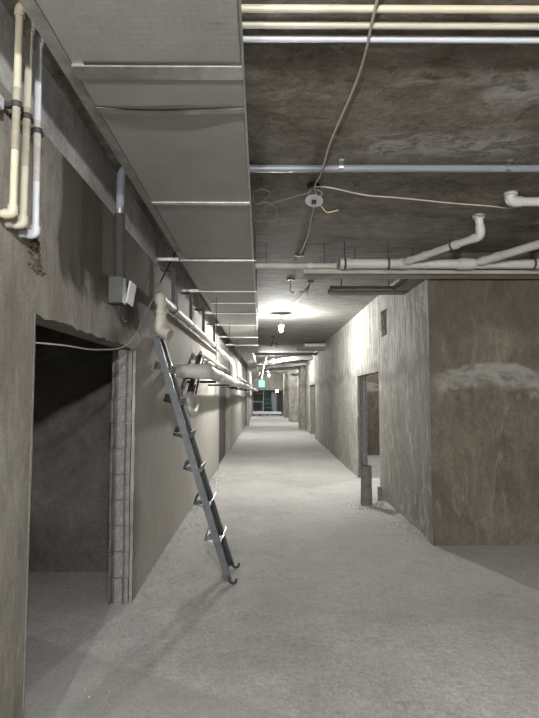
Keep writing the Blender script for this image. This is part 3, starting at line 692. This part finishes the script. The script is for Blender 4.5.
cable('thin grey cable coiled loosely beside the duct edge', [(0.35, 3.86, 3.10), (0.302, 3.911, 3.11), (0.071, 4.125, 3.12), (-0.034, 4.288, 3.12), (-0.104, 4.491, 3.12), (-0.071, 4.571, 3.12), (0.052, 4.543, 3.12), (0.09, 4.288, 3.12), (0.015, 4.126, 3.12), (-0.085, 4.149, 3.12), (-0.095, 3.934, 3.12), (-0.03, 3.854, 3.12), (0.03, 3.954, 3.125), (-0.066, 4.241, 3.14)], 0.0036, 'cable_g')
cable('short yellow wire tail dangling from the pale ceiling disc', [(0.375, 3.88, 3.04), (0.43, 3.99, 3.035), (0.486, 4.12, 3.04), (0.571, 4.10, 3.05)], 0.0045, 'cable_y')
cable('pale cable running down the slab from the disc to the small black cap', [(0.36, 3.87, 3.045), (0.388, 4.15, 3.12), (0.402, 4.986, 3.125), (0.375, 5.76, 3.13)], 0.0058, 'cable')
tag(MB().box(0.32, 0.42, 5.74, 5.84, CH - 0.03, CH).build('outlet_cap', 'black', None, False, 0.006), 'small black cap on the slab where the pale cable ends', 'outlet')
t = thing('hook_outlet', 'dark ceiling cap with a hooked wire hanging under it', 'outlet', (0.335, 7.05, CH))
MB().cyl((0.335, 7.05, CH), (0.335, 7.05, CH - 0.02), 0.055, 16).build('cap', 'dark', t, True)
MB().tube(spline([(0.335, 7.05, CH - 0.015), (0.33, 7.05, 3.05), (0.325, 7.05, 2.99), (0.36, 7.05, 2.955), (0.375, 7.05, 2.975)]), 0.006, 8).build('wire', 'dark', t, True)
t = thing('wire_bundle', 'tangle of dark wire tails hanging from the slab near the bulb', 'wires', (0.62, 7.3, CH))
MB().cyl((0.61, 7.2, CH), (0.61, 7.2, CH - 0.02), 0.035, 14).build('cap', 'dark', t, True)
for k in range(6):
    a = random.uniform(-.12, .12)
    MB().tube(spline([(0.61, 7.2, CH - 0.01), (0.62 + a * .4, 7.22, 3.08), (0.63 + a, 7.3 + a * .5, 3.04 + random.uniform(-.03, .03)), (0.66 + a * 1.6, 7.35, 3.02 + random.uniform(-.06, .06))]), 0.004, 6).build('wire', 'cable_g' if k % 2 else 'dark', t, True)
cable('grey cable slung along the slab to the first hanging bulb', [(0.62, 7.2, 3.13), (0.60, 7.6, 3.10), (0.50, 8.6, 3.12), (0.33, 9.6, 3.125), (0.29, 10.02, 3.13)], 0.0065, 'cable_g')

BNAME = ('bare bulb on a short cord under a dark board, first along the corridor', 'bare bulb on a short cord beyond the hung channel and its white pipe',
         'bare bulb on a short cord past the green sign', 'bare bulb on a short cord just before the dark bulkhead', 'bare bulb on a short cord over the open bay', 'bare work bulb on a tall floor stand far back in the open bay', 'bare bulb on a short cord in the room past the right doorway')
for (x, y, z, k), lab in zip(BULBS, BNAME):
    mm = emis('lit bulb', (1.0, 0.992, 0.97), BULB * k)
    if z < 2.2:                                     # a stand lamp, bulb pointing up
        t = thing('stand_bulb', lab, 'light bulb', (x, y, 0))
        MB().tube([(x, y, 0), (x, y, 0.03), (x, y, 0.05)], [0.2, 0.2, 0.03], 20).build('base', 'dark', t, True)
        MB().cyl((x, y, 0.04), (x, y, z - 0.09), 0.014, 12).build('pole', 'dark', t, True)
        MB().tube([(x, y, z - 0.10), (x, y, z - 0.06)], 0.02, 14).build('socket', 'board', t, True)
        MB().tube([(x, y, z - 0.06), (x, y, z - 0.05), (x, y, z + 0.03), (x, y, z + 0.05), (x, y, z + 0.06)], [0.028, 0.033, 0.033, 0.027, 0.006], 16).build('bulb', mm, t, True)
        continue
    t = thing('hanging_bulb', lab, 'light bulb', (x, y, CH))
    m = MB(); m.tube([(x, y, CH), (x, y, CH - 0.016)], 0.06, 16)
    m.beam((x - 0.15, y + 0.02, CH - 0.006), (x + 0.15, y - 0.02, CH - 0.010), 0.06, 0.012)
    m.build('mounting_board', 'dark', t)
    MB().tube(spline([(x, y, CH - 0.01), (x + 0.008, y, z + 0.18), (x, y, z + 0.10)]), 0.004, 8).build('cord', 'cable', t, True)
    MB().tube([(x, y, z + 0.11), (x, y, z + 0.09), (x, y, z + 0.05)], [0.012, 0.019, 0.019], 14).build('socket', 'board', t, True)
    MB().tube([(x, y, z + 0.075), (x, y, z + 0.06), (x, y, z + 0.034), (x, y, z + 0.028)], [0.016, 0.024, 0.075, 0.075], 20).build('added_shade', 'greybox', t, True)  # added collar that keeps the bulb's light off the ceiling above
    MB().tube([(x, y, z + 0.03), (x, y, z + 0.02), (x, y, z - 0.05), (x, y, z - 0.075), (x, y, z - 0.09)], [0.028, 0.033, 0.033, 0.027, 0.006], 16).build('bulb', mm, t, True)

# ------------------------------------------------------------------ things farther down the corridor
t = thing('concrete_stub', 'cement-smeared pipe stub standing by the right doorway', 'pipe stub', (1.452, 7.76, 0))
n = 20; prof = [(0.085, 0), (0.083, 0.12), (0.079, 0.30), (0.080, 0.46), (0.076, 0.53)]
m = MB(); m.tube([(1.452, 7.76, z) for _, z in prof], [r for r, _ in prof], n); m.build('shaft', 'stub', t, True)
m = MB(); m.pipe_end((1.452, 7.76, 0.525), (1.452, 7.76, 0.565), 0.081, 0.066); m.build('rim', 'stub', t, True)
tag(MB().box(WR - 0.09, WR - 0.03, 8.02, 8.10, 0, 0.21).build('kerb_offcut', 'block', None, False, 0.006), 'small upright block leaning by the right doorway foot', 'block')
# far doorway leaf, left
t = thing('door_leaf', 'brown-grey door leaf standing in the far left doorway', 'door', (WL - 0.06, 12.9, 0))
MB().box(WL - 0.08, WL - 0.035, 11.75, 14.05, 0.01, 1.94).build('leaf', 'doorgrey', t, False, 0.004)
MB().box(WL - 0.035, WL - 0.02, 13.9, 13.94, 0.95, 1.1).build('handle', 'galv', t)
for y in (12.0, 13.1): MB().box(WL - 0.036, WL - 0.030, y, y + 0.85, 0.2, 1.75).build('panel', 'doorgrey', t, False, 0.003)
# hung channel with a pale pipe at 16 m, long channel at 18.5 m
channel('cable_channel', 'dark-edged channel jutting from the pale wall beyond the bulb', 0.93, WR, 15.85, 16.15, 2.92, 2.99, 'channel_d', ((1.1, 16), (1.6, 16)))
t = thing('jutting_pipe', 'pale pipe jutting from the pale wall above the dark-edged channel', 'pipe', (1.3, 15.7, 3.03))
MB().tube([(1.15, 15.7, 3.055), (WR, 15.7, 3.055)], 0.05, 14).build('run', 'pvc', t, True)
MB().cyl((1.2, 15.7, 3.09), (1.2, 15.7, CH), 0.006, 8).build('hanger_rod', 'dark', t)
channel('cable_channel', 'long channel crossing the whole corridor beyond the duct step', -0.40, WR, 18.3, 18.55, 2.95, 3.03, 'channel_d', ((0.1, 18.4), (1.5, 18.4)))
for lab, pts, r in (('fat white pipe slanting across the ceiling beyond the long channel', [(-0.15, 22.7, 2.93), (1.0, 20.4, 2.97), (WR, 20.0, 2.99)], 0.085),
                    ('white pipe slanting across the ceiling below the second bulb', [(-0.35, 24.5, 2.85), (1.1, 23.4, 2.90), (WR, 23.0, 2.92)], 0.075),
                    ('white pipe crossing the ceiling before the pilasters', [(-0.4, 27.5, 2.80), (WR, 26.6, 2.92)], 0.08),
                    ('curved white pipe crossing the ceiling beside the green sign', [(-0.5, 25.2, 2.25), (-0.1, 26.0, 2.55), (0.5, 27.0, 2.72), (1.3, 29.5, 2.74), (1.36, 31, 2.74)], 0.06)):
    t = thing('crossing_pipe', lab, 'pipe', pts[0])
    MB().tube(fillet(pts, 0.4), r, 16).build('run', 'pvc', t, True)
    for u in (0.3, 0.8):
        c = Vector(pts[0]).lerp(Vector(pts[1]), u); m = MB(); ring(m, c, Vector(pts[1]) - Vector(pts[0]), r + 0.012, 0.12); m.cyl(c, (c.x, c.y, CH), 0.008, 8); m.build('hanger_collar', 'galv', t, True)
t = thing('wire_bundle', 'spiky cluster of wire tails hanging beyond the first bulb', 'wires', (0.2, 14.2, CH))
MB().cyl((0.2, 14.2, CH), (0.2, 14.2, CH - 0.03), 0.06, 14).build('cap', 'dark', t, True)
for k in range(9):
    a = random.uniform(0, 6.28); L = random.uniform(.08, .22)
    MB().tube(spline([(0.2, 14.2, CH - 0.02), (0.2 + .3*L*math.cos(a), 14.2, 3.03), (0.2 + L*math.cos(a), 14.2 + L*math.sin(a), 2.93 + random.uniform(-.08, .1))]), 0.008, 6).build('wire', 'dark' if k % 3 else 'cable_g', t, True)
t = thing('exit_sign', 'green lit sign hanging on a pole from the corridor ceiling', 'sign', (-0.18, 22, 1.95))
MB().box(-0.33, -0.03, 22.02, 22.07, 1.84, 2.2).build('housing', 'dark', t, False, 0.006)
MB().box(-0.30, -0.06, 22.008, 22.02, 1.88, 2.16).build('lit_panel', 'sign', t)
MB().tube([(-0.18, 22.05, 2.2), (-0.12, 22.05, 2.6), (0.03, 22.05, CH)], 0.035, 10).build('pole', 'pvc', t, True)
# corridor end: ladder, frame, panel, stand lamp
t = thing('teal_step_ladder', 'teal step ladder standing open in the end room', 'ladder', (0.05, 41, 0))
for s in (-1, 1):
    for a, b in (((0.05 + s*0.45, 40.7, 0), (0.05 + s*0.2, 41.2, 2.05)), ((0.05 + s*0.45, 41.8, 0), (0.05 + s*0.2, 41.25, 2.05))):
        MB().beam(a, b, 0.10, 0.06).build('rail', 'teal', t)
for k in range(6):
    u = (k + 0.8) / 6.6; w = 0.45 - 0.25 * u
    MB().box(0.05 - w, 0.05 + w, 40.7 + 0.5*u - 0.05, 40.7 + 0.5*u + 0.05, 2.05*u - 0.02, 2.05*u + 0.03).build('step', 'teal', t)
t = thing('scaffold_frame', 'pale steel scaffold frame standing in the end room', 'scaffold', (-0.6, 40.2, 0))
for x in (-1.0, -0.2): MB().cyl((x, 40.2, 0), (x, 40.2, 1.85), 0.03, 10).build('post', 'alu_b', t, True)
for z in (0.3, 1.0, 1.65): MB().cyl((-1.0, 40.2, z), (-0.2, 40.2, z), 0.022, 10).build('crossbar', 'alu_b', t, True)
tag(MB().box(0.45, 0.95, 44.6, 44.66, 0, 1.75).build('leaning_board', 'board', None, False, 0.01), 'white board standing against the end room wall', 'board')
t = thing('floor_barrier', 'low pale barrier rail across the corridor end', 'barrier', (0, 39.5, 0))
MB().box(-1.0, 1.15, 39.45, 39.5, 0.12, 0.3).build('rail', 'board', t, False, 0.01)
for x in (-0.9, 0.1, 1.05): MB().box(x - 0.04, x + 0.04, 39.4, 39.55, 0, 0.12).build('foot', 'dark', t)
t = thing('stand_lamp', 'bright round work lamp on a stand in the end room', 'lamp', (0.85, 42, 0))
MB().cyl((0.85, 42, 0.03), (0.85, 42, 1.75), 0.02, 10).build('pole', 'dark', t, True)
MB().cyl((0.85, 42, 0), (0.85, 42, 0.03), 0.2, 18).build('base', 'dark', t, True)
MB().ball((0.85, 42, 1.85), 0.11).build('globe', emis('lit globe', (1, 0.97, 0.93), 60), t, True)
t = thing('wall_standpipe', 'pale vertical pipe with joints on the left wall near the corridor end', 'pipe', (-0.8, 26.5, 0))
MB().tube([(-0.93, 26.6, 0), (-0.93, 26.6, CH)], 0.06, 14).build('pipe', 'pvc', t, True)
for z in (0.3, 0.9, 1.4): 
    m = MB(); ring(m, (-0.93, 26.6, z), (0, 0, 1), 0.075, 0.12); m.build('collar', 'galv', t, True)
